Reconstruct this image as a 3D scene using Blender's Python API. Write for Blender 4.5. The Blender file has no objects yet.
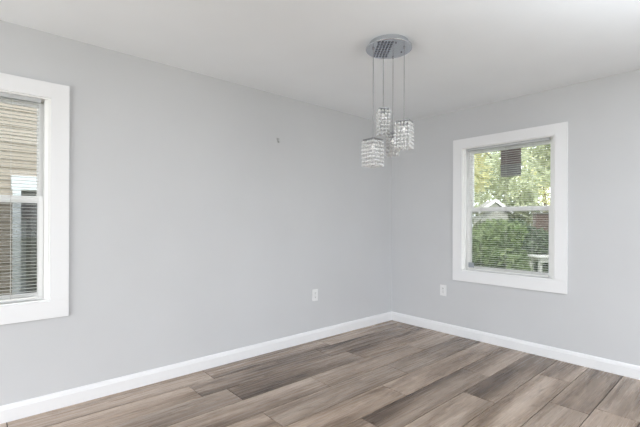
import bpy, bmesh, math, random
import numpy as np
from mathutils import Vector, Matrix

R = math.radians
sc = bpy.context.scene
COL = sc.collection

# ------------------------------------------------------------------ camera
CAM = Vector((-3.89574, -3.03313, 1.22924))
YAW = 0.845372          # heading from +x towards +y
FPX = 386.054
cam = bpy.data.cameras.new('camera')
cam.sensor_width = 36.0
cam.lens = FPX * 36.0 / 640.0
cam.shift_y = (221.554 - 213.5) / 640.0
cam.clip_start = 0.05
cam.clip_end = 300
cam_o = bpy.data.objects.new('camera', cam)
COL.objects.link(cam_o)
fw = Vector((math.cos(YAW), math.sin(YAW), 0))
rt = Vector((math.sin(YAW), -math.cos(YAW), 0))
up = Vector((0, 0, 1))
m = Matrix((rt, up, -fw)).transposed().to_4x4()
ROLL = 0.00406
cam_o.matrix_world = Matrix.Translation(CAM) @ m @ Matrix.Rotation(ROLL, 4, 'Z')
sc.camera = cam_o

# ------------------------------------------------------------------ colour, world, light
sc.view_settings.view_transform = 'Standard'
sc.view_settings.look = 'None'
sc.view_settings.gamma = 1
sc.view_settings.use_curve_mapping = False
sc.view_settings.exposure = 0.13

SKY = 3.0
w = bpy.data.worlds.new('overcast_sky')
sc.world = w
w.use_nodes = True
bg = w.node_tree.nodes['Background']
bg.inputs['Color'].default_value = (0.90, 0.95, 1.0, 1)
bg.inputs['Strength'].default_value = SKY

sun = bpy.data.lights.new('hazy_sun', 'SUN')
sun.energy = 4.0
sun.angle = R(12)
sun.color = (1.0, 0.96, 0.88)
sun_o = bpy.data.objects.new('hazy_sun', sun)
COL.objects.link(sun_o)
sun_o.rotation_euler = Vector((0.62, 0.05, -0.78)).to_track_quat('-Z', 'Y').to_euler()


def area(name, loc, direction, sx, sy, watts, color=(1, 1, 1)):
    l = bpy.data.lights.new(name, 'AREA')
    l.shape = 'RECTANGLE'
    l.size, l.size_y = sx, sy
    l.energy = watts
    l.color = color
    o = bpy.data.objects.new(name, l)
    COL.objects.link(o)
    o.location = loc
    o.rotation_euler = Vector(direction).to_track_quat('-Z', 'Y').to_euler()
    return o


# added fill lamps, out of view, standing in for daylight behind the camera
area('rear_fill', (-1.6, -6.45, 0.95), (0.0, 1, 0.0), 3.0, 1.7, 42, (0.955, 0.98, 1.0))
area('side_fill', (-6.95, -1.9, 0.95), (1, 0, 0.0), 3.0, 1.7, 76, (0.955, 0.98, 1.0))
up_light = area('ceiling_fill', (-2.6, -3.75, 1.30), (0.0, 0.02, 1), 2.2, 1.2, 61, (0.90, 0.955, 1.0))  # added unseen lamp aimed upwards to brighten the ceiling
up_light.data.spread = R(125)


# ------------------------------------------------------------------ helpers
def tag(o, label=None, cat=None, group=None, kind=None):
    if label: o['label'] = label
    if cat: o['category'] = cat
    if group: o['group'] = group
    if kind: o['kind'] = kind
    return o


def empty(name, loc=(0, 0, 0), rz=0.0, parent=None):
    o = bpy.data.objects.new(name, None)
    o.empty_display_size = 0.1
    COL.objects.link(o)
    o.location = loc
    o.rotation_euler = (0, 0, rz)
    if parent: o.parent = parent
    return o


def link(name, bm, mat, parent=None, smooth=False, loc=None):
    me = bpy.data.meshes.new(name)
    bmesh.ops.recalc_face_normals(bm, faces=bm.faces)
    bm.to_mesh(me)
    bm.free()
    for mm in (mat if isinstance(mat, (list, tuple)) else [mat]):
        me.materials.append(mm)
    if smooth:
        for p in me.polygons: p.use_smooth = True
    o = bpy.data.objects.new(name, me)
    COL.objects.link(o)
    if parent: o.parent = parent
    if loc: o.location = loc
    return o


def box(bm, x0, x1, y0, y1, z0, z1, bev=0.0):
    t = bmesh.new()
    bmesh.ops.create_cube(t, size=1)
    for v in t.verts:
        v.co = Vector(((x0 + x1) / 2 + v.co.x * (x1 - x0), (y0 + y1) / 2 + v.co.y * (y1 - y0), (z0 + z1) / 2 + v.co.z * (z1 - z0)))
    if bev > 0:
        bmesh.ops.bevel(t, geom=t.edges[:], offset=bev, segments=2, affect='EDGES', profile=0.7)
    me = bpy.data.meshes.new('t')
    t.to_mesh(me); t.free()
    bm.from_mesh(me)
    bpy.data.meshes.remove(me)


def B(*a, **k):
    bm = bmesh.new()
    box(bm, *a, **k)
    return bm


def tube(bm, pts, r, n=8):
    pts = [Vector(p) for p in pts]
    rings = []
    for i, p in enumerate(pts):
        d = (pts[min(i + 1, len(pts) - 1)] - pts[max(i - 1, 0)]).normalized()
        a = d.orthogonal().normalized()
        if rings:
            a = (pa - d * pa.dot(d)).normalized()
        pa = a
        b = d.cross(a)
        rr = r[i] if isinstance(r, (list, tuple)) else r
        rings.append([bm.verts.new(p + (a * math.cos(2 * math.pi * k / n) + b * math.sin(2 * math.pi * k / n)) * rr) for k in range(n)])
    for i in range(len(rings) - 1):
        for k in range(n):
            bm.faces.new((rings[i][k], rings[i][(k + 1) % n], rings[i + 1][(k + 1) % n], rings[i + 1][k]))
    bm.faces.new(rings[0][::-1]); bm.faces.new(rings[-1])


def lathe(bm, prof, n=48, c=(0, 0, 0)):
    rings = []
    for r, z in prof:
        if r < 1e-6:
            rings.append([bm.verts.new((c[0], c[1], c[2] + z))])
        else:
            rings.append([bm.verts.new((c[0] + r * math.cos(2 * math.pi * k / n), c[1] + r * math.sin(2 * math.pi * k / n), c[2] + z)) for k in range(n)])
    for a, b in zip(rings, rings[1:]):
        for k in range(n):
            k2 = (k + 1) % n
            if len(a) == 1 and len(b) == 1: continue
            if len(a) == 1: bm.faces.new((a[0], b[k], b[k2]))
            elif len(b) == 1: bm.faces.new((a[k], a[k2], b[0]))
            else: bm.faces.new((a[k], a[k2], b[k2], b[k]))


def extrude_profile(bm, prof, p0, p1, m0=0.0, m1=0.0):
    """prof: (out, z) outline swept from p0 to p1; out is to the right-hand side normal; m0/m1 shift ends by out (mitre)."""
    p0, p1 = Vector(p0), Vector(p1)
    d = (p1 - p0).normalized()
    nrm = Vector((d.y, -d.x, 0))
    A = [bm.verts.new(p0 + nrm * o + Vector((0, 0, z)) + d * (o * m0)) for o, z in prof]
    C = [bm.verts.new(p1 + nrm * o + Vector((0, 0, z)) - d * (o * m1)) for o, z in prof]
    n = len(prof)
    for k in range(n):
        bm.faces.new((A[k], A[(k + 1) % n], C[(k + 1) % n], C[k]))
    bm.faces.new(A[::-1]); bm.faces.new(C)


# ------------------------------------------------------------------ materials
def mat(name, base=(0.8, 0.8, 0.8), rough=0.5, metal=0.0, spec=0.5, **kw):
    m = bpy.data.materials.new(name)
    m.use_nodes = True
    b = m.node_tree.nodes['Principled BSDF']
    b.inputs['Base Color'].default_value = (*base, 1)
    b.inputs['Roughness'].default_value = rough
    b.inputs['Metallic'].default_value = metal
    b.inputs['Specular IOR Level'].default_value = spec
    for k, v in kw.items():
        b.inputs[k].default_value = v
    return m


def nodes(m):
    return m.node_tree.nodes, m.node_tree.links, m.node_tree.nodes['Principled BSDF']


def paint(name, base, rough, scale=160, bump=0.04, var=0.02):
    """rolled wall paint: faint orange peel and the slightest tonal drift"""
    m = mat(name, base, rough, spec=0.3)
    N, L, b = nodes(m)
    tc = N.new('ShaderNodeTexCoord')
    n1 = N.new('ShaderNodeTexNoise'); n1.inputs['Scale'].default_value = scale; n1.inputs['Detail'].default_value = 2
    L.new(tc.outputs['Object'], n1.inputs['Vector'])
    bp = N.new('ShaderNodeBump'); bp.inputs['Strength'].default_value = bump; bp.inputs['Distance'].default_value = 0.002
    L.new(n1.outputs['Fac'], bp.inputs['Height']); L.new(bp.outputs['Normal'], b.inputs['Normal'])
    n2 = N.new('ShaderNodeTexNoise'); n2.inputs['Scale'].default_value = 1.3; n2.inputs['Detail'].default_value = 3
    L.new(tc.outputs['Object'], n2.inputs['Vector'])
    r = N.new('ShaderNodeValToRGB')
    r.color_ramp.elements[0].position = 0.3; r.color_ramp.elements[1].position = 0.7
    r.color_ramp.elements[0].color = (*[c * (1 - var) for c in base], 1)
    r.color_ramp.elements[1].color = (*[min(1, c * (1 + var)) for c in base], 1)
    L.new(n2.outputs['Fac'], r.inputs['Fac']); L.new(r.outputs['Color'], b.inputs['Base Color'])
    return m


M_WALL = paint('grey_wall_paint', (0.605, 0.610, 0.627), 0.6)
M_CEIL = paint('white_ceiling_paint', (0.87, 0.895, 0.925), 0.9)
M_TRIM = paint('white_trim_paint', (0.83, 0.83, 0.845), 0.35, scale=60, bump=0.01, var=0.006)
M_VINYL = mat('white_vinyl', (0.91, 0.91, 0.905), 0.3)
M_SLAT = mat('white_blind_slat', (0.80, 0.80, 0.78), 0.4)
M_RAIL = mat('shaded_white_blind_rail', (0.50, 0.51, 0.52), 0.4)  # headrail is white metal; its backlit grey is put into the colour
M_CORD = mat('blind_cord', (0.55, 0.55, 0.53), 0.8)
M_CLIP = mat('blue_grey_plastic', (0.34, 0.37, 0.41), 0.3)
M_PLATE = mat('white_plastic', (0.82, 0.82, 0.83), 0.35)
M_SLOT = mat('dark_slot', (0.06, 0.06, 0.06), 0.6)
M_STEEL = mat('brushed_steel', (0.30, 0.30, 0.31), 0.35, metal=0.9)
M_CHROME = mat('polished_chrome', (0.60, 0.62, 0.65), 0.27, metal=1.0)
M_TILE = mat('dark_mirror_tile', (0.22, 0.25, 0.31), 0.06, metal=0.9)
M_SCREW = mat('dark_metal', (0.10, 0.10, 0.11), 0.4, metal=0.8)
M_HOOK = mat('dull_nickel', (0.45, 0.45, 0.46), 0.5, metal=0.6)
M_WIRE = mat('steel_cable', (0.27, 0.27, 0.28), 0.4, metal=0.6)


def glass_pane_mat():
    m = bpy.data.materials.new('window_glass'); m.use_nodes = True
    N, L = m.node_tree.nodes, m.node_tree.links
    N.clear()
    out = N.new('ShaderNodeOutputMaterial')
    mx = N.new('ShaderNodeMixShader'); tr = N.new('ShaderNodeBsdfTransparent'); gl = N.new('ShaderNodeBsdfGlossy')
    fr = N.new('ShaderNodeFresnel'); fr.inputs['IOR'].default_value = 1.3
    tr.inputs['Color'].default_value = (0.95, 0.97, 0.96, 1)
    gl.inputs['Roughness'].default_value = 0.01
    L.new(fr.outputs[0], mx.inputs[0]); L.new(tr.outputs[0], mx.inputs[1]); L.new(gl.outputs[0], mx.inputs[2])
    L.new(mx.outputs[0], out.inputs['Surface'])
    return m


M_GLASS = glass_pane_mat()


def screen_mat():
    # woven mesh far finer than a pixel: part thread, part open
    m = bpy.data.materials.new('insect_mesh'); m.use_nodes = True
    N, L = m.node_tree.nodes, m.node_tree.links
    N.clear()
    out = N.new('ShaderNodeOutputMaterial'); mx = N.new('ShaderNodeMixShader')
    tr = N.new('ShaderNodeBsdfTransparent'); df = N.new('ShaderNodeBsdfDiffuse')
    df.inputs['Color'].default_value = (0.10, 0.10, 0.10, 1)
    mx.inputs[0].default_value = 0.38
    L.new(tr.outputs[0], mx.inputs[1]); L.new(df.outputs[0], mx.inputs[2]); L.new(mx.outputs[0], out.inputs['Surface'])
    return m


M_SCREEN = screen_mat()


def crystal_mat():
    m = mat('clear_crystal', (1, 1, 1), 0.03)
    b = m.node_tree.nodes['Principled BSDF']
    b.inputs['Transmission Weight'].default_value = 0.55
    b.inputs['IOR'].default_value = 1.5
    return m


M_CRYSTAL = crystal_mat()


def bulb_mat():
    m = mat('frosted_lamp', (0.95, 0.94, 0.92), 0.4)
    b = m.node_tree.nodes['Principled BSDF']
    b.inputs['Emission Color'].default_value = (1, 0.97, 0.93, 1)
    b.inputs['Emission Strength'].default_value = 0.6
    return m


M_BULB = bulb_mat()


def floor_mat():
    m = mat('grey_brown_vinyl_plank', (0.3, 0.25, 0.21), 0.42)
    N, L, b = nodes(m)
    uv = N.new('ShaderNodeUVMap'); uv.uv_map = 'grain'
    at = N.new('ShaderNodeAttribute'); at.attribute_name = 'tone'

    def noise(sx, sy, scale, detail, rough=0.55, dist=0.0):
        mp = N.new('ShaderNodeMapping'); mp.inputs['Scale'].default_value = (sx, sy, 1)
        L.new(uv.outputs['UV'], mp.inputs['Vector'])
        n = N.new('ShaderNodeTexNoise'); n.inputs['Scale'].default_value = scale
        n.inputs['Detail'].default_value = detail; n.inputs['Roughness'].default_value = rough
        n.inputs['Distortion'].default_value = dist
        L.new(mp.outputs['Vector'], n.inputs['Vector'])
        return n.outputs['Fac']

    def ramp(src, stops):
        r = N.new('ShaderNodeValToRGB')
        e = r.color_ramp.elements
        e[0].position, e[0].color = stops[0][0], (*stops[0][1], 1)
        e[1].position, e[1].color = stops[-1][0], (*stops[-1][1], 1)
        for p, c in stops[1:-1]:
            k = e.new(p); k.color = (*c, 1)
        L.new(src, r.inputs['Fac'])
        return r.outputs['Color']

    def mixc(mode, fac, a, c):
        x = N.new('ShaderNodeMix'); x.data_type = 'RGBA'; x.blend_type = mode
        if isinstance(fac, float): x.inputs[0].default_value = fac
        else: L.new(fac, x.inputs[0])
        L.new(a, x.inputs[6]); L.new(c, x.inputs[7])
        return x.outputs[2]

    broad = noise(0.55, 5.2, 1.0, 4, 0.6, 0.35)       # broad dark bands along a plank
    streak = noise(1.3, 42.0, 1.0, 5, 0.65, 0.5)    # grain streaks
    fine = noise(9.0, 110.0, 1.0, 4, 0.7, 0.3)      # fine pores
    blot = noise(3.2, 11.0, 1.0, 5, 0.65, 1.0)        # smudges, knots
    base = ramp(broad, [(0.30, (0.122, 0.083, 0.057)), (0.42, (0.280, 0.208, 0.156)), (0.54, (0.440, 0.345, 0.275)), (0.72, (0.570, 0.470, 0.392))])
    c = mixc('MULTIPLY', 0.6, base, ramp(streak, [(0.30, (0.62, 0.59, 0.57)), (0.5, (0.96, 0.95, 0.95)), (0.7, (1.08, 1.08, 1.08))]))
    c = mixc('MULTIPLY', 0.75, c, ramp(fine, [(0.3, (0.74, 0.73, 0.72)), (0.6, (1.04, 1.04, 1.04))]))
    c = mixc('MULTIPLY', 0.7, c, ramp(blot, [(0.28, (0.45, 0.40, 0.36)), (0.42, (1.0, 1.0, 1.0))]))
    c = mixc('MULTIPLY', 1.0, c, at.outputs['Color'])
    # planks printed with a darker heartwood band along one long edge
    uv2 = N.new('ShaderNodeUVMap'); uv2.uv_map = 'across'
    sx = N.new('ShaderNodeSeparateXYZ'); L.new(uv2.outputs['UV'], sx.inputs[0])
    ae = N.new('ShaderNodeAttribute'); ae.attribute_name = 'edge'
    se = N.new('ShaderNodeSeparateColor'); L.new(ae.outputs['Color'], se.inputs[0])
    wob = noise(1.1, 6.0, 1.0, 4, 0.6, 0.5)

    def mth(op, a, c2):
        x = N.new('ShaderNodeMath'); x.operation = op
        for k, q in ((0, a), (1, c2)):
            if isinstance(q, (int, float)): x.inputs[k].default_value = q
            else: L.new(q, x.inputs[k])
        return x.outputs[0]

    wv = mth('MULTIPLY', mth('SUBTRACT', wob, 0.5), 1.3)
    hi = mth('ADD', sx.outputs['Y'], wv)
    lo = mth('ADD', mth('SUBTRACT', 1.0, sx.outputs['Y']), wv)
    def sm(v):
        r = N.new('ShaderNodeMapRange'); r.interpolation_type = 'SMOOTHSTEP'
        r.inputs['From Min'].default_value = 0.36; r.inputs['From Max'].default_value = 1.05
        L.new(v, r.inputs['Value'])
        return r.outputs['Result']
    dk = mth('MINIMUM', mth('ADD', mth('MULTIPLY', sm(hi), se.outputs['Red']), mth('MULTIPLY', sm(lo), se.outputs['Green'])), 1.0)
    dcol = N.new('ShaderNodeRGB'); dcol.outputs[0].default_value = (0.40, 0.36, 0.33, 1)
    c = mixc('MULTIPLY', dk, c, dcol.outputs[0])
    L.new(c, b.inputs['Base Color'])
    rr = ramp(streak, [(0.2, (0.34,) * 3), (0.8, (0.20,) * 3)])
    L.new(rr, b.inputs['Roughness'])
    bp = N.new('ShaderNodeBump'); bp.inputs['Strength'].default_value = 0.12; bp.inputs['Distance'].default_value = 0.001
    L.new(fine, bp.inputs['Height']); L.new(bp.outputs['Normal'], b.inputs['Normal'])
    b.inputs['Specular IOR Level'].default_value = 0.5
    return m


M_FLOOR = floor_mat()
M_GAP = mat('plank_gap', (0.035, 0.03, 0.027), 0.9)

# ------------------------------------------------------------------ room shell
H = 2.44
X0, Y0 = -7.0, -6.5       # far ends of the room, behind the photographer
WT = 0.16                 # wall thickness


def wall_mesh(span, z, holes, axis, inner, outer):
    """grid wall with rectangular holes; span along `axis` ('x' or 'y'), inner/outer face coordinate"""
    us = sorted(set([span[0], span[1]] + [h[i] for h in holes for i in (0, 1)]))
    zs = sorted(set([z[0], z[1]] + [h[i] for h in holes for i in (2, 3)]))
    bm = bmesh.new()
    cache = {}

    def V(u, zz, d):
        k = (u, zz, d)
        if k not in cache:
            cache[k] = bm.verts.new((u, d, zz) if axis == 'x' else (d, u, zz))
        return cache[k]

    def solid(i, j):
        if i < 0 or j < 0 or i >= len(us) - 1 or j >= len(zs) - 1: return False
        cu, cz = (us[i] + us[i + 1]) / 2, (zs[j] + zs[j + 1]) / 2
        return not any(h[0] < cu < h[1] and h[2] < cz < h[3] for h in holes)

    for i in range(len(us) - 1):
        for j in range(len(zs) - 1):
            if not solid(i, j): continue
            a, b2, c, d = us[i], us[i + 1], zs[j], zs[j + 1]
            for dd in (inner, outer):
                bm.faces.new((V(a, c, dd), V(b2, c, dd), V(b2, d, dd), V(a, d, dd)))
            if not solid(i - 1, j): bm.faces.new((V(a, c, inner), V(a, d, inner), V(a, d, outer), V(a, c, outer)))
            if not solid(i + 1, j): bm.faces.new((V(b2, c, inner), V(b2, d, inner), V(b2, d, outer), V(b2, c, outer)))
            if not solid(i, j - 1): bm.faces.new((V(a, c, inner), V(b2, c, inner), V(b2, c, outer), V(a, c, outer)))
            if not solid(i, j + 1): bm.faces.new((V(a, d, inner), V(b2, d, inner), V(b2, d, outer), V(a, d, outer)))
    return bm


OW, OZ0, OZ1 = 0.893, 0.710, 2.018     # window opening
CW = 0.100                             # casing width
LX = -3.443 - CW - OW                  # left window opening starts at this x
RY = -0.842 - CW                       # right window opening starts at this y (runs towards -y)
HOLE_L = (LX, LX + OW, OZ0, OZ1)
HOLE_R = (RY - OW, RY, OZ0, OZ1)

tag(link('wall_left', wall_mesh((X0, WT), (0, H), [HOLE_L], 'x', 0.0, WT), M_WALL), kind='structure')
tag(link('wall_right', wall_mesh((Y0, 0.0), (0, H), [HOLE_R], 'y', 0.0, WT), M_WALL), kind='structure')
tag(link('wall_rear', wall_mesh((X0 - WT, WT), (0, H), [(-3.4, -0.1, 0.0, 2.25)], 'x', Y0, Y0 - WT), M_WALL), kind='structure')  # opening added to let fill light into the room
tag(link('wall_side', wall_mesh((Y0, WT), (0, H), [(-3.5, -0.3, 0.0, 2.25)], 'y', X0, X0 - WT), M_WALL), kind='structure')  # opening added on this side too, for more fill light
tag(link('ceiling', B(X0 - WT, WT, Y0 - WT, WT, H, H + 0.2), M_CEIL), kind='structure')

# floor: planks run along x, 233 mm wide, 1.25 m long, butt joints where the photo shows them
PW, PL = 0.2333, 1.25
JOINT = {0: -2.51, 1: -2.715, 2: -2.525, 3: -1.925, 4: -1.272, 5: -1.62, 6: -0.845, 7: -1.26, 8: -0.485, 9: -0.96}
TONES = {(6, 1): 0.86, (6, 0): 1.02, (7, 0): 0.84, (7, 1): 1.06, (8, 1): 1.05, (8, 0): 1.0, (9, 0): 0.95, (9, 1): 1.0, (4, 1): 0.95, (4, 0): 0.92, (5, 0): 0.98, (5, 1): 1.06, (3, 0): 0.9}
EDGES = {(6, 1): (0.95, 0.1), (7, 0): (0.8, 0.2), (9, 0): (0.1, 0.95), (8, 1): (0.1, 0.0), (7, 1): (0.0, 0.1), (5, 1): (0.0, 0.2), (9, 1): (0.2, 0.0), (2, 0): (0.0, 0.4), (4, 0): (0.5, 0.5), (1, 0): (0.1, 0.7)}
rng = random.Random(11)


def build_floor():
    bm = bmesh.new()
    uvl = bm.loops.layers.uv.new('grain')
    tone = bm.loops.layers.float_color.new('tone')
    edge = bm.loops.layers.float_color.new('edge')
    loc = bm.loops.layers.uv.new('across')
    f = bm.faces.new([bm.verts.new(p) for p in ((X0 - WT, Y0 - WT, -0.004), (0, Y0 - WT, -0.004), (0, 0, -0.004), (X0 - WT, 0, -0.004))])
    f.material_index = 1
    g = 0.0025
    rows = int(math.ceil((-Y0 + WT) / PW))
    for i in range(rows):
        ya, yb = -PW * i, max(-PW * (i + 1), Y0 - WT)
        j = JOINT.get(i, -rng.uniform(0.1, PL))
        x1 = 0.0
        start = j
        while start < -PL + 1e-6: start += PL
        edges = [0.0]
        e = start
        while e > X0 - WT:
            if e < -0.02: edges.append(e)
            e -= PL
        edges.append(X0 - WT)
        # plank index counted from the photographed joint: 0 is the plank to the right of it
        for a, b2 in zip(edges, edges[1:]):
            mid = (a + b2) / 2
            k = 0 if mid > j else 1
            if abs(mid - j) > PL: k = 2
            t = TONES.get((i, k), rng.uniform(0.82, 1.12))
            warm = rng.uniform(-0.015, 0.02)
            colr = (t * (1 + warm), t, t * (1 - warm), 1)
            er = rng.uniform(0.3, 0.9) if rng.random() < 0.35 else 0.0
            eg = rng.uniform(0.3, 0.9) if rng.random() < 0.35 else 0.0
            er, eg = EDGES.get((i, k), (er, eg))
            ou, ov = rng.uniform(0, 60), rng.uniform(0, 60)
            flip = rng.choice((-1, 1))
            xa, xb = b2 + g, a - g
            y1, y2 = ya - g, yb + g
            vs = [bm.verts.new(p) for p in ((xa, y2, 0), (xb, y2, 0), (xb, y1, 0), (xa, y1, 0))]
            lo = [bm.verts.new((v.co.x, v.co.y, -0.004)) for v in vs]
            fs = [bm.faces.new(vs)] + [bm.faces.new((vs[q], lo[q], lo[(q + 1) % 4], vs[(q + 1) % 4])) for q in range(4)]
            for f in fs:
                for lp in f.loops:
                    lp[uvl].uv = (ou + flip * lp.vert.co.x, ov + lp.vert.co.y)
                    lp[tone] = colr
                    lp[edge] = (er, eg, 0, 1)
                    lp[loc].uv = (lp.vert.co.x, (lp.vert.co.y - y2) / (y1 - y2))
    # underside
    z = -0.12
    f = bm.faces.new([bm.verts.new(p) for p in ((X0 - WT, Y0 - WT, z), (X0 - WT, 0, z), (0, 0, z), (0, Y0 - WT, z))])
    f.material_index = 1
    me = bpy.data.meshes.new('floor')
    bm.to_mesh(me); bm.free()
    me.materials.append(M_FLOOR); me.materials.append(M_GAP)
    o = bpy.data.objects.new('floor', me)
    COL.objects.link(o)
    return o


tag(build_floor(), kind='structure')

# baseboards: flat board with an eased cap
BH = 0.104
BP = [(0.0, 0.0), (0.016, 0.0), (0.016, 0.076), (0.0135, 0.081), (0.0125, 0.088), (0.010, 0.095), (0.006, 0.101), (0.0, BH)]
bm = bmesh.new(); extrude_profile(bm, BP, (X0, 0, 0), (0, 0, 0), 0, 1)
tag(link('baseboard_left', bm, M_TRIM), kind='structure')
bm = bmesh.new(); extrude_profile(bm, BP, (0, 0, 0), (0, Y0, 0), 1, 0)
tag(link('baseboard_right', bm, M_TRIM), kind='structure')

# ------------------------------------------------------------------ windows (local u to the right seen from inside, d outwards, z up)
CD = 0.018        # casing stands this far off the wall


def make_window(name, loc, rz, sl, sr):
    root = empty(name, loc, rz)
    tag(root, kind='structure')
    e = 0.004
    # casing boards, butt jointed: bottom board runs full width
    zb0 = OZ0 - 0.112
    link('bottom_casing', B(-CW, OW + CW, -CD, 0, zb0, OZ0, bev=0.003), M_TRIM, root)
    link('side_casing', B(-CW, 0, -CD, 0, OZ0, OZ1 + CW, bev=0.0012), M_TRIM, root)
    link('side_casing', B(OW, OW + CW, -CD, 0, OZ0, OZ1 + CW, bev=0.0012), M_TRIM, root)
    link('head_casing', B(0, OW, -CD, 0, OZ1, OZ1 + CW, bev=0.0012), M_TRIM, root)

    def ring(bm, u0, u1, z0, z1, wl, wr, wb, wt, d0, d1, bev=0.002):
        box(bm, u0, u0 + wl, d0, d1, z0, z1, bev)
        box(bm, u1 - wr, u1, d0, d1, z0, z1, bev)
        box(bm, u0 + wl, u1 - wr, d0, d1, z0, z0 + wb, bev)
        box(bm, u0 + wl, u1 - wr, d0, d1, z1 - wt, z1, bev)

    # vinyl frame: jamb liner then stepped frame
    bm = bmesh.new()
    ring(bm, 0, OW, OZ0, OZ1, 0.008, 0.008, 0.008, 0.008, -0.004, WT - 0.01, 0.0015)
    ring(bm, 0.008, OW - 0.008, OZ0 + 0.008, OZ1 - 0.008, 0.024, 0.024, 0.012, 0.003, 0.046, 0.135, 0.002)
    for a in (0.008, OW - 0.030): box(bm, a, a + 0.022, 0.018, 0.046, OZ0 + 0.008, OZ1 - 0.008, 0.002)
    ring(bm, 0.032, OW - 0.032, OZ0 + 0.020, OZ1 - 0.020, 0.008, 0.008, 0.003, 0.003, 0.080, 0.086, 0.001)
    link('window_frame', bm, M_VINYL, root)
    # sashes
    su0, su1 = 0.033, OW - 0.033
    for nm, z0, z1, wb, wt, d0, d1 in (('upper_sash', 1.345, OZ1 - 0.021, 0.034, 0.026, 0.088, 0.118),
                                       ('lower_sash', OZ0 + 0.021, 1.386, 0.026, 0.040, 0.050, 0.079)):
        bm = bmesh.new()
        ring(bm, su0, su1, z0, z1, sl, sr, wb, wt, d0, d1)
        # glazing bead
        ring(bm, su0 + sl, su1 - sr, z0 + wb, z1 - wt, 0.006, 0.006, 0.005, 0.005, d0 + 0.008, d1 - 0.004, 0.001)
        s = link(nm, bm, M_VINYL, root)
        dm = (d0 + d1) / 2
        link('glass_pane', B(su0 + sl + 0.002, su1 - sr - 0.002, dm - 0.002, dm + 0.002, z0 + wb + 0.002, z1 - wt - 0.002), M_GLASS, s)
    # half screen of fine dark mesh outside the lower sash
    bm = bmesh.new()
    ring(bm, 0.034, OW - 0.034, OZ0 + 0.022, 1.372, 0.014, 0.014, 0.014, 0.014, 0.122, 0.130, 0.001)
    s = link('screen_frame', bm, M_VINYL, root)
    tag(link('insect_mesh', B(0.047, OW - 0.047, 0.1255, 0.1259, OZ0 + 0.035, 1.359), M_SCREEN, s), 'fine dark insect mesh over the lower pane')
    return root


make_window('window_1', (LX, 0, 0), 0, 0.024, 0.024)
make_window('window_2', (0, RY, 0), -math.pi / 2, 0.038, 0.032)


def make_blind(loc, rz, label, bracket):
    root = empty('window_blind', loc, rz)
    tag(root, label, 'blind', 'white mini blinds in the windows')
    u0, u1 = 0.052, OW - 0.052
    zt = OZ1 - 0.0085
    d0, d1 = 0.012, 0.040
    bm = bmesh.new()                                     # open-topped steel channel
    box(bm, u0, u1, d0, d0 + 0.0015, zt - 0.025, zt)
    box(bm, u0, u1, d1 - 0.0015, d1, zt - 0.025, zt)
    box(bm, u0, u1, d0 + 0.0015, d1 - 0.0015, zt - 0.025, zt - 0.0235)
    box(bm, u0, u0 + 0.0015, d0 + 0.0015, d1 - 0.0015, zt - 0.0235, zt)
    box(bm, u1 - 0.0015, u1, d0 + 0.0015, d1 - 0.0015, zt - 0.0235, zt)
    link('headrail', bm, M_RAIL, root)
    zb = OZ0 + 0.020
    link('bottom_rail', B(u0 + 0.006, u1 - 0.006, d0 + 0.002, d1 - 0.003, zb, zb + 0.013, bev=0.003), M_SLAT, root)
    # slats: shallow crown, almost level
    bm = bmesh.new()
    dm, half, tilt = (d0 + d1) / 2, 0.0122, R(SLAT_TILT)
    z = zt - 0.040
    n = 0
    while z > zb + 0.024:
        rowt, rowb = [], []
        for q in range(5):
            s = -1 + q / 2
            dd = half * s
            cz = 0.0018 * (1 - s * s)
            y = dm + dd * math.cos(tilt) - cz * math.sin(tilt)
            zz = z + dd * math.sin(tilt) + cz * math.cos(tilt)
            rowt.append([bm.verts.new((u, y, zz + 0.0001)) for u in (u0 + 0.008, u1 - 0.008)])
            rowb.append([bm.verts.new((u, y, zz - 0.0001)) for u in (u0 + 0.008, u1 - 0.008)])
        for q in range(4):
            bm.faces.new((rowt[q][0], rowt[q][1], rowt[q + 1][1], rowt[q + 1][0]))
            bm.faces.new((rowb[q][0], rowb[q + 1][0], rowb[q + 1][1], rowb[q][1]))
        for s in (0, 4):
            bm.faces.new((rowt[s][0], rowb[s][0], rowb[s][1], rowt[s][1]))
        for s in (0, 1):
            bm.faces.new([rowt[q][s] for q in range(5)] + [rowb[q][s] for q in range(4, -1, -1)])
        z -= 0.0213
        n += 1
    link('slats', bm, M_SLAT, root)
    for u in (u0 + 0.148, (u0 + u1) / 2, u1 - 0.148):    # ladder cords, front and back
        bm = bmesh.new()
        for dd in (d0 + 0.0005, d1 - 0.0012):
            tube(bm, [(u, dd, zt - 0.024), (u, dd, zb + 0.010)], 0.0009, 6)
        link('ladder_cord', bm, M_CORD, root)
    if bracket:                                          # clear hold-down clip at the left end of the bottom rail
        bm = bmesh.new()
        box(bm, u0 + 0.020, u0 + 0.080, d0 - 0.010, d0 - 0.006, zb + 0.022, zb + 0.072, 0.001)
        box(bm, u0 + 0.020, u0 + 0.024, d0 - 0.006, d1 - 0.005, zb + 0.022, zb + 0.072, 0.001)
        box(bm, u0 + 0.024, u0 + 0.080, d0 - 0.006, d1 - 0.005, zb + 0.068, zb + 0.072, 0.001)
        c = link('hold_down_bracket', bm, M_CLIP, root)
        tag(c, 'grey bracket at the lower left end of the blind')
    return root


SLAT_TILT = -1.5
make_blind((LX, 0, 0), 0, 'white horizontal mini blind let down in the left window, beige siding behind', False)
make_blind((0, RY, 0), -math.pi / 2, 'white horizontal mini blind let down in the right window, trees behind', True)

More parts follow.
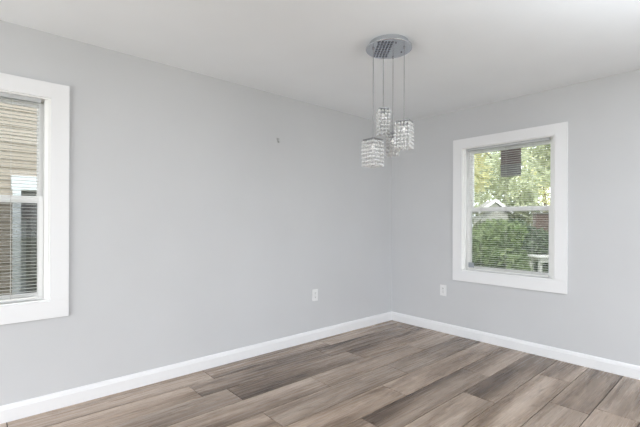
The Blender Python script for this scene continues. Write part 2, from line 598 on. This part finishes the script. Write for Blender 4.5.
# sheet stuck on the outside of the right window's upper pane
bm = B(0.360, 0.560, 0.1062, 0.1068, 1.690, 1.962)
o = link('paper_sheet', bm, mat('backlit_brown_paper', (0.33, 0.26, 0.26), 0.8), None)  # dark look of paper lit from behind is put into its colour
o.location = (0, RY, 0); o.rotation_euler = (0, 0, -math.pi / 2)
tag(o, 'square sheet, its backlit brown painted in, stuck on the upper pane of the right window', 'sheet')
bm = B(0.360, 0.560, 0.1055, 0.1061, 1.690, 1.815)
tag(link('lower_panel', bm, mat('backlit_grey_paper', (0.37, 0.35, 0.36), 0.8), o), 'greyer lower half of the sheet')

# ------------------------------------------------------------------ chandelier
CC = Vector((-1.812, -1.380, H))


def make_chandelier():
    root = empty('pendant_chandelier', CC)
    tag(root, 'four-light pendant chandelier of clear crystal boxes hung from a round chrome ceiling plate', 'chandelier')
    bm = bmesh.new()
    lathe(bm, [(0.0, 0.0), (0.132, 0.0), (0.132, -0.020), (0.134, -0.026), (0.150, -0.029), (0.155, -0.032), (0.155, -0.040), (0.152, -0.043), (0.0, -0.043)], 64)
    can = link('canopy', bm, M_CHROME, root)
    md = can.modifiers.new('Bevel', 'BEVEL'); md.width = 0.001; md.segments = 2; md.limit_method = 'ANGLE'
    # mosaic band of small bevelled mirror tiles across the plate
    bm = bmesh.new()
    ax = Vector((fw.x, fw.y, 0)); ay = Vector((rt.x, rt.y, 0))
    ang = Matrix.Rotation(R(1), 3, 'Z')
    ax, ay = ang @ ax, ang @ ay
    p, pl = 0.0212, 0.036
    for i in range(-7, 8):
        for j in range(-2, 3):
            c = ax * (i * pl) + ay * (j * p - 0.040)
            if c.length > 0.141: continue
            s = p * 0.36
            q = [c + ax * pl * 0.34 * a + ay * s * b for a, b in ((-1, -1), (1, -1), (1, 1), (-1, 1))]
            lo = [bm.verts.new((v.x, v.y, -0.0430)) for v in q]
            ti = [bm.verts.new((c + (v - c) * 0.6)[:2] + (-0.0475,)) for v in q]
            for k in range(4):
                bm.faces.new((lo[k], lo[(k + 1) % 4], ti[(k + 1) % 4], ti[k]))
            bm.faces.new(ti); bm.faces.new(lo[::-1])
    link('mosaic_band', bm, M_TILE, can)
    for hx, hy in ((0.0925, -0.0361), (-0.0461, -0.0951), (-0.134, -0.0214)):
        bm = bmesh.new()
        lathe(bm, [(0, -0.043), (0.0055, -0.043), (0.0055, -0.046), (0.003, -0.048), (0, -0.048)], 12, (hx, hy, 0))
        link('screw', bm, M_SCREW, can)
    # offset from the canopy, drop of the top plate, height, turn, half width, strands per side
    for cx, cy, zt, Lh, turn, h, nc in (
            (0.0634, 0.0983, -0.4151, 0.1828, 4, 0.034, 4),
            (0.0501, -0.0904, -0.5419, 0.1841, -27, 0.046, 5),
            (-0.0934, 0.0569, -0.6601, 0.1839, 40, 0.046, 5),
            (0.1188, 0.0559, -0.5873, 0.1774, -14, 0.036, 4),
    ):
        bm = bmesh.new()
        lathe(bm, [(0, -0.043), (0.008, -0.043), (0.007, -0.050), (0.003, -0.056), (0, -0.056)], 16, (cx, cy, 0))
        tube(bm, [(cx, cy, -0.05), (cx, cy, zt + 0.012)], 0.0023, 8)
        link('cable', bm, M_WIRE, root)
        sh = empty('pendant_shade', (cx, cy, zt), YAW - math.pi / 2 + R(turn), root)
        # metal top: square rim, cross bars and lamp holder
        bm = bmesh.new()
        t = 0.004
        for a in (-1, 1):
            box(bm, -h, h, a * h - t, a * h + t, -0.004, 0.004)
            box(bm, a * h - t, a * h + t, -h + t, h - t, -0.004, 0.004)
        box(bm, -h + t, h - t, -0.006, 0.006, -0.003, 0.001)
        box(bm, -0.006, 0.006, -h + t, -0.006, -0.003, 0.001)
        box(bm, -0.006, 0.006, 0.006, h - t, -0.003, 0.001)
        lathe(bm, [(0, 0.020), (0.004, 0.020), (0.008, 0.013), (0.022, 0.011), (0.027, 0.006), (0.027, 0.001), (0.0, 0.001)], 20)
        lathe(bm, [(0, -0.003), (0.010, -0.003), (0.010, -0.030), (0, -0.030)], 16)
        link('top_plate', bm, M_STEEL, sh, smooth=False)
        bm = bmesh.new()
        lathe(bm, [(0, -0.030), (0.006, -0.031), (0.0085, -0.040), (0.0085, -0.060), (0.005, -0.068), (0, -0.070)], 14)
        link('bulb', bm, M_BULB, sh, smooth=True)
        # bead strands: four or five to a side, hung from the square rim
        hh = h
        sp = 2 * hh / (nc - 1)
        spots = [(-hh + i * sp, -hh + j * sp) for i in range(nc) for j in range(nc) if i in (0, nc - 1) or j in (0, nc - 1)]
        nb = max(5, int((Lh - 0.004) / 0.0255))
        for sx, sy in spots:
            bm = bmesh.new()
            tube(bm, [(sx, sy, -0.002), (sx, sy, -0.010 - 0.0255 * (nb - 1) - 0.008)], 0.0005, 4)
            for b in range(nb):
                zc = -0.017 - 0.0255 * b
                # faceted octagonal bead, table faces towards the nearest side
                rr = 0.0108
                lathe(bm, [(0, 0.0115), (rr * 0.62, 0.0085), (rr, 0.003), (rr, -0.003), (rr * 0.62, -0.0085), (0, -0.0115)], 8, (sx, sy, zc))
            link('bead_strand', bm, M_CRYSTAL, sh)
    return root


make_chandelier()


# ------------------------------------------------------------------ outlets and hook
def make_outlet(loc, rz, label):
    root = empty('wall_outlet', loc, rz)
    tag(root, label, 'outlet', 'duplex wall outlets above the baseboards')
    link('cover_plate', B(-0.0375, 0.0375, -0.006, 0, -0.060, 0.060, bev=0.0025), M_PLATE, root)
    for s in (-1, 1):
        bm = bmesh.new()
        prof = []
        for k in range(24):
            a = 2 * math.pi * k / 24
            prof.append((max(-0.0165, min(0.0165, 0.0185 * math.cos(a))), 0.0145 * math.sin(a) + s * 0.0205))
        f0 = [bm.verts.new((x, -0.0055, z)) for x, z in prof]
        f1 = [bm.verts.new((x, -0.0085, z)) for x, z in prof]
        for k in range(24): bm.faces.new((f0[k], f0[(k + 1) % 24], f1[(k + 1) % 24], f1[k]))
        bm.faces.new(f1); bm.faces.new(f0[::-1])
        r = link('receptacle', bm, M_PLATE, root)
        bm = bmesh.new()
        zc = s * 0.0205
        box(bm, -0.0075, -0.0050, -0.0089, -0.008, zc - 0.002, zc + 0.008)
        box(bm, 0.0050, 0.0075, -0.0089, -0.008, zc - 0.002, zc + 0.008)
        box(bm, -0.0025, 0.0025, -0.0089, -0.008, zc - 0.0095, zc - 0.0045)
        tag(link('slots', bm, M_SLOT, r), 'dark plug slots')
    bm = bmesh.new()
    lathe(bm, [(0, 0.0), (0.003, 0.0), (0.0022, 0.0012), (0, 0.0014)], 10)
    bmesh.ops.rotate(bm, verts=bm.verts, cent=(0, 0, 0), matrix=Matrix.Rotation(R(90), 3, 'X'))
    bmesh.ops.translate(bm, verts=bm.verts, vec=(0, -0.006, 0))
    link('screw', bm, M_STEEL, root)


make_outlet((-1.274, 0, 0.466), 0, 'white duplex outlet low on the long left wall')
make_outlet((0, -0.722, 0.467), -math.pi / 2, 'white duplex outlet low on the right wall, beside the window')

root = empty('wall_hook', (-1.750, 0, 2.004))
tag(root, 'small grey metal hook alone on the blank left wall', 'hook')
bm = bmesh.new()
box(bm, -0.014, 0.014, -0.004, 0, 0.004, 0.022, 0.002)
link('back_plate', bm, M_HOOK, root)
bm = bmesh.new()
tube(bm, [(0, -0.003, 0.008), (0, -0.004, -0.004), (0, -0.007, -0.014), (0, -0.012, -0.018), (0, -0.017, -0.014), (0, -0.018, -0.009)], [0.006, 0.005, 0.007, 0.008, 0.007, 0.006], 10)
link('hook_arm', bm, M_HOOK, root, smooth=True)

# ------------------------------------------------------------------ outside
GZ = -0.30
nrng = np.random.default_rng(5)


def ground_mat():
    m = mat('lawn', (0.16, 0.2, 0.09), 0.9)
    N, L, b = nodes(m)
    tc = N.new('ShaderNodeTexCoord')
    n = N.new('ShaderNodeTexNoise'); n.inputs['Scale'].default_value = 0.6; n.inputs['Detail'].default_value = 6
    r = N.new('ShaderNodeValToRGB')
    r.color_ramp.elements[0].position = 0.4; r.color_ramp.elements[0].color = (0.13, 0.17, 0.07, 1)
    r.color_ramp.elements[1].position = 0.62; r.color_ramp.elements[1].color = (0.30, 0.28, 0.22, 1)
    L.new(tc.outputs['Object'], n.inputs['Vector']); L.new(n.outputs['Fac'], r.inputs['Fac']); L.new(r.outputs['Color'], b.inputs['Base Color'])
    return m


bm = B(-40, 60, -40, 60, GZ - 0.3, GZ)
tag(link('ground', bm, ground_mat()), kind='structure')


def leaf_mat(name, c1, c2):
    m = mat(name, c1, 0.6, spec=0.3)
    N, L, b = nodes(m)
    at = N.new('ShaderNodeAttribute'); at.attribute_name = 'leaf'
    r = N.new('ShaderNodeValToRGB')
    r.color_ramp.elements[0].color = (*c1, 1); r.color_ramp.elements[1].color = (*c2, 1)
    L.new(at.outputs['Fac'], r.inputs['Fac']); L.new(r.outputs['Color'], b.inputs['Base Color'])
    tl = N.new('ShaderNodeBsdfTranslucent'); L.new(r.outputs['Color'], tl.inputs['Color'])
    mx = N.new('ShaderNodeMixShader'); mx.inputs[0].default_value = 0.4
    out = [n for n in N if n.type == 'OUTPUT_MATERIAL'][0]
    L.new(b.outputs[0], mx.inputs[1]); L.new(tl.outputs[0], mx.inputs[2]); L.new(mx.outputs[0], out.inputs['Surface'])
    return m


def leaves(name, blobs, n, size, mt, parent):
    """leaf cloud: small bent quads scattered through ellipsoid clumps (blobs: cx,cy,cz,rx,ry,rz)"""
    vol = np.array([b[3] * b[4] * b[5] for b in blobs]) ** 0.8
    pick = nrng.choice(len(blobs), n, p=vol / vol.sum())
    bl = np.array(blobs)[pick]
    d = nrng.normal(size=(n, 3)); d /= np.linalg.norm(d, axis=1)[:, None]
    c = bl[:, :3] + d * bl[:, 3:] * (nrng.uniform(0.25, 1.0, n) ** 0.45)[:, None]
    a = nrng.normal(size=(n, 3)); a /= np.linalg.norm(a, axis=1)[:, None]
    t = nrng.normal(size=(n, 3)); b = np.cross(a, t); b /= np.linalg.norm(b, axis=1)[:, None]
    s = size * nrng.uniform(0.6, 1.3, n)[:, None]
    v = np.stack([c - a * s, c - b * s * 0.45, c + a * s, c + b * s * 0.45], 1).reshape(-1, 3)
    me = bpy.data.meshes.new(name)
    me.vertices.add(4 * n); me.vertices.foreach_set('co', v.ravel())
    me.loops.add(4 * n); me.loops.foreach_set('vertex_index', np.arange(4 * n))
    me.polygons.add(n); me.polygons.foreach_set('loop_start', np.arange(n) * 4)
    me.update(calc_edges=True)
    at = me.attributes.new('leaf', 'FLOAT', 'FACE')
    at.data.foreach_set('value', nrng.uniform(0, 1, n))
    me.materials.append(mt)
    o = bpy.data.objects.new(name, me); COL.objects.link(o); o.parent = parent
    return o


M_BARK = paint('bark', (0.14, 0.11, 0.085), 0.9, scale=20, bump=0.5, var=0.3)
M_LEAFY = leaf_mat('hazed_yellow_green_leaves', (0.50, 0.49, 0.24), (0.86, 0.82, 0.52))  # lightened so that haze and glare are in the leaf colour
M_LEAFG = leaf_mat('hazed_green_leaves', (0.36, 0.40, 0.26), (0.64, 0.66, 0.47))  # haze painted in: paler and less saturated than the leaves
M_LEAFS = leaf_mat('spring_green_leaves', (0.23, 0.33, 0.13), (0.46, 0.55, 0.28))
M_LEAFD = leaf_mat('dark_green_leaves', (0.14, 0.20, 0.12), (0.33, 0.40, 0.25))


def tree(x, y, h, r, mt, label, n=3500, size=0.13, low=0.46):
    root = empty('leafy_tree', (x, y, GZ))
    tag(root, label, 'tree', 'trees beyond the right window')
    bm = bmesh.new()
    k = nrng.uniform(-0.12, 0.12, 4)
    tube(bm, [(0, 0, 0), (k[0], k[1], h * 0.3), (k[2], k[3], h * 0.55), (k[0], k[3], h * 0.85)], [0.16, 0.12, 0.08, 0.03], 10)
    for q in range(6):
        a = q * 1.05 + x
        z = h * (0.35 + 0.07 * q)
        tube(bm, [(0, 0, z), (math.cos(a) * r * 0.4, math.sin(a) * r * 0.4, z + 0.3), (math.cos(a) * r * 0.75, math.sin(a) * r * 0.75, z + 0.75)], [0.05, 0.035, 0.012], 6)
    link('trunk', bm, M_BARK, root)
    blobs = [(0, 0, h * (low + 0.99) * 0.49, r * 0.8, r * 0.8, h * (0.97 - low) * 0.52)]
    for q in range(9):
        a = nrng.uniform(0, 6.28); rr = r * nrng.uniform(0.3, 0.55)
        s = nrng.uniform(0.35, 0.5) * r
        blobs.append((math.cos(a) * rr, math.sin(a) * rr, h * nrng.uniform(low, 0.92), s, s, s * 0.8))
    leaves('foliage', blobs, n, size, mt, root)


for (x, y, h, r, mt, label) in (
        (7.14, 3.22, 6.4, 1.6, M_LEAFY, 'yellow-green tree nearest the left edge of the right window'),
        (10.26, 1.12, 6.6, 1.6, M_LEAFG, 'pale green tree nearest the right edge of the right window'),
        (16.54, 5.57, 6.2, 2.3, M_LEAFG, 'pale green tree in the middle distance, seen between the two nearest trees'),
        (12.94, 8.77, 6.2, 2.2, M_LEAFY, 'yellow-green tree in the middle distance at the left, behind the nearest one'),
        (20.15, 2.38, 6.2, 2.3, M_LEAFY, 'yellow-green tree in the middle distance at the right'),
        (21.87, 10.21, 7.0, 2.6, M_LEAFG, 'farthest pale green tree on the left'),
        (25.79, 6.73, 7.0, 2.6, M_LEAFY, 'farthest yellow-green tree on the right')):
    tree(x, y, h, r, mt, label, 3800 if y < 3.3 and x < 11 else 5200, 0.13, 0.46 if y < 3.3 and x < 11 else 0.16)


def shrub(x, y, h, r, mt, label, n=3000):
    root = empty('garden_shrub', (x, y, GZ))
    tag(root, label, 'shrub', 'shrubs under the right window')
    bm = bmesh.new()
    for q in range(7):
        a = q * 0.9
        tube(bm, [(0.05 * math.cos(a), 0.05 * math.sin(a), 0), (r * 0.3 * math.cos(a), r * 0.3 * math.sin(a), h * 0.4), (r * 0.55 * math.cos(a), r * 0.55 * math.sin(a), h * 0.8)], [0.018, 0.013, 0.005], 6)
    link('stems', bm, M_BARK, root)
    blobs = [(0, 0, h * 0.5, r * 0.85, r * 0.85, h * 0.48)]
    for q in range(7):
        a = nrng.uniform(0, 6.28); s = r * nrng.uniform(0.3, 0.5)
        blobs.append((math.cos(a) * r * 0.6, math.sin(a) * r * 0.6, h * nrng.uniform(0.45, 0.9), s, s, s))
    leaves('foliage', blobs, n, 0.07, mt, root)


shrub(2.43, 0.04, 1.46, 0.75, M_LEAFS, 'light green bushy shrub at the left below the right window', 3800)
shrub(4.83, 0.32, 1.52, 0.75, M_LEAFD, 'dark green rounded shrub in the middle of the lower pane', 3800)
shrub(9.2, 2.95, 1.62, 0.60, M_LEAFG, 'pale green shrub farthest out, before the garden shed', 3000)

# garden shed with a white gable, half hidden between the trees
root = empty('garden_shed', (12.6, 4.55, GZ), R(35))
tag(root, 'pale garden shed with a white gable edge behind the shrubs', 'shed')
link('walls', B(-1.0, 1.0, -0.5, 0.5, 0, 1.80), mat('pale_grey_boards', (0.78, 0.77, 0.74), 0.8), root)
bm = bmesh.new()
zr, zeave = 2.45, 1.98
vs = [bm.verts.new(p) for p in ((-1.15, -0.62, zeave), (-1.15, 0, zr), (-1.15, 0.62, zeave), (-1.15, 0.62, zeave - 0.06), (-1.15, 0, zr - 0.06), (-1.15, -0.62, zeave - 0.06))]
ve = [bm.verts.new(v.co + Vector((2.3, 0, 0))) for v in vs]
for k in range(6): bm.faces.new((vs[k], vs[(k + 1) % 6], ve[(k + 1) % 6], ve[k]))
bm.faces.new((vs[0], vs[1], vs[4], vs[5])); bm.faces.new((vs[1], vs[2], vs[3], vs[4]))
bm.faces.new((ve[0], ve[1], ve[4], ve[5])); bm.faces.new((ve[1], ve[2], ve[3], ve[4]))
link('roof', bm, mat('grey_shingle', (0.22, 0.21, 0.2), 0.9), root)
for s in (-1, 1):
    bm = bmesh.new()
    vs = [bm.verts.new(p) for p in ((-1.19, s * 0.64, zeave + 0.0), (-1.19, 0, zr + 0.03), (-1.19, 0, zr - 0.11), (-1.19, s * 0.64, zeave - 0.13))]
    ve = [bm.verts.new(v.co + Vector((0.035, 0, 0))) for v in vs]
    for k in range(4): bm.faces.new((vs[k], vs[(k + 1) % 4], ve[(k + 1) % 4], ve[k]))
    bm.faces.new(vs); bm.faces.new(ve[::-1])
    link('rake_board', bm, M_TRIM, root)
bm = bmesh.new()
vs = [bm.verts.new(p) for p in ((-1.0, -0.5, 1.80), (-1.0, 0.5, 1.80), (-1.0, 0, 2.35))]
ve = [bm.verts.new(v.co + Vector((0.05, 0, 0))) for v in vs]
for k in range(3): bm.faces.new((vs[k], vs[(k + 1) % 3], ve[(k + 1) % 3], ve[k]))
bm.faces.new(vs); bm.faces.new(ve[::-1])
link('gable_panel', bm, bpy.data.materials['pale_grey_boards'], root)


def brick_mat():
    m = mat('red_brown_brick', (0.25, 0.14, 0.11), 0.9)
    N, L, b = nodes(m)
    tc = N.new('ShaderNodeTexCoord')
    mp = N.new('ShaderNodeMapping'); mp.inputs['Rotation'].default_value = (R(90), 0, 0)
    br = N.new('ShaderNodeTexBrick'); br.inputs['Scale'].default_value = 4.5
    br.inputs['Color1'].default_value = (0.27, 0.15, 0.12, 1); br.inputs['Color2'].default_value = (0.20, 0.12, 0.10, 1); br.inputs['Mortar'].default_value = (0.36, 0.33, 0.30, 1)
    L.new(tc.outputs['Object'], mp.inputs['Vector']); L.new(mp.outputs['Vector'], br.inputs['Vector']); L.new(br.outputs['Color'], b.inputs['Base Color'])
    return m


# brown garden wall with a coping, to the right of the shrubs
root = empty('garden_wall', (12.34, 2.62, GZ), YAW - math.pi / 2)
tag(root, 'red-brown brick garden wall at the right of the lower pane', 'wall')
link('brickwork', B(0, 2.6, 0, 0.22, 0, 1.85), brick_mat(), root)
link('coping', B(-0.03, 2.63, -0.04, 0.26, 1.85, 1.92, bev=0.01), mat('grey_stone', (0.36, 0.34, 0.32), 0.9), root)
# white slatted patio table in front of it
root = empty('patio_table', (4.288, -0.667, GZ), YAW - math.pi / 2)
tag(root, 'white slatted patio table at the right edge of the lower right window view', 'table')
M_TABLE = mat('white_painted_wood', (0.80, 0.79, 0.76), 0.6)
bm = bmesh.new()
for k in range(5): box(bm, -0.6, 0.6, -0.22 + k * 0.09, -0.14 + k * 0.09, 0.88, 0.91, 0.004)
box(bm, -0.55, 0.55, -0.2, -0.17, 0.80, 0.88); box(bm, -0.55, 0.55, 0.17, 0.20, 0.80, 0.88)
link('tabletop', bm, M_TABLE, root)
for a in (-0.55, 0.50):
    for c in (-0.17, 0.12):
        link('leg', B(a, a + 0.05, c, c + 0.05, 0, 0.88, bev=0.004), M_TABLE, root)


# neighbouring house beyond the left window: beige lap siding, a side porch at the right
def lap(bm, x0, x1, y, z0, z1, pitch=0.104):
    z = z0
    while z < z1 - 1e-6:
        t = min(pitch, z1 - z)
        vs = [bm.verts.new(p) for p in ((x0, y - 0.016, z), (x1, y - 0.016, z), (x1, y - 0.003, z + t), (x0, y - 0.003, z + t), (x0, y, z), (x1, y, z))]
        bm.faces.new(vs[:4]); bm.faces.new((vs[0], vs[4], vs[5], vs[1]))
        z += t


NY = 3.2
root = empty('neighbouring_house', (-4.0, NY, -0.55))
tag(root, 'beige lap-sided house with a side porch outside the left window', 'house')
M_SID = paint('beige_siding', (0.43, 0.36, 0.30), 0.7, scale=30, bump=0.02, var=0.04)
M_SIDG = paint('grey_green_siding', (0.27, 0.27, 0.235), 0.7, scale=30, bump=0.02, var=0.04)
M_WHITE = mat('white_exterior_trim', (0.72, 0.74, 0.78), 0.6)
bm = bmesh.new()
lap(bm, -6.0, 0.44, 0, 0, 2.34)
box(bm, -6.0, 0.44, 0.0, 0.12, 0, 2.34)
lap(bm, -6.0, 4.0, 0, 2.34, 4.6)
box(bm, -6.0, 4.0, 0.0, 0.12, 2.34, 4.6)
link('siding_wall', bm, M_SID, root)
link('porch_beam', B(0.42, 4.0, -0.045, 0.16, 2.17, 2.345, bev=0.004), M_WHITE, root)
for x in (0.432, 3.9):
    link('porch_post', B(x, x + 0.085, -0.045, 0.08, 0, 2.17, bev=0.004), M_WHITE, root)
bm = bmesh.new()
lap(bm, 0.3, 4.0, 1.3, 0.0, 2.34)
box(bm, 0.3, 4.0, 1.3, 1.4, 0, 2.34)
box(bm, 0.38, 0.44, 0.12, 1.4, 0, 2.34)
box(bm, 4.0, 4.06, 0.0, 1.4, 0, 2.34)
link('porch_wall', bm, M_SIDG, root)
link('porch_ceiling', B(0.3, 4.0, 0.12, 1.4, 2.345, 2.40), M_WHITE, root)
link('porch_door', B(0.565, 0.665, 1.235, 1.28, 0.05, 1.78, bev=0.004), M_WHITE, root)
bm = bmesh.new()
box(bm, -0.045, 0.045, -0.045, 0.045, -0.13, 0.0, 0.006)
box(bm, -0.06, 0.06, -0.06, 0.06, 0.0, 0.02, 0.004)
tube(bm, [(0, 0, 0.02), (0, 0, 0.10)], 0.008, 6)
link('porch_lantern', bm, M_SCREW, root, loc=(0.555, 0.5, 2.06))
bm = bmesh.new()
vs = [bm.verts.new(p) for p in ((0.60, 0.78, 1.84), (2.2, 0.78, 1.84), (2.2, 1.26, 2.02), (0.60, 1.26, 2.02), (0.60, 0.78, 1.80), (2.2, 0.78, 1.80), (2.2, 1.26, 1.98), (0.60, 1.26, 1.98))]
for f in ((0, 1, 2, 3), (7, 6, 5, 4), (0, 4, 5, 1), (1, 5, 6, 2), (2, 6, 7, 3), (3, 7, 4, 0)): bm.faces.new([vs[k] for k in f])
link('door_canopy', bm, mat('brown_shingle', (0.24, 0.15, 0.11), 0.9), root)
bm = bmesh.new()
vs = [bm.verts.new(p) for p in ((-6.2, -0.35, 4.55), (4.2, -0.35, 4.55), (4.2, 3.4, 6.3), (-6.2, 3.4, 6.3), (-6.2, -0.35, 4.43), (4.2, -0.35, 4.43), (4.2, 3.4, 6.18), (-6.2, 3.4, 6.18))]
for f in ((0, 1, 2, 3), (7, 6, 5, 4), (0, 4, 5, 1), (1, 5, 6, 2), (2, 6, 7, 3), (3, 7, 4, 0)): bm.faces.new([vs[k] for k in f])
link('roof', bm, bpy.data.materials['brown_shingle'], root)
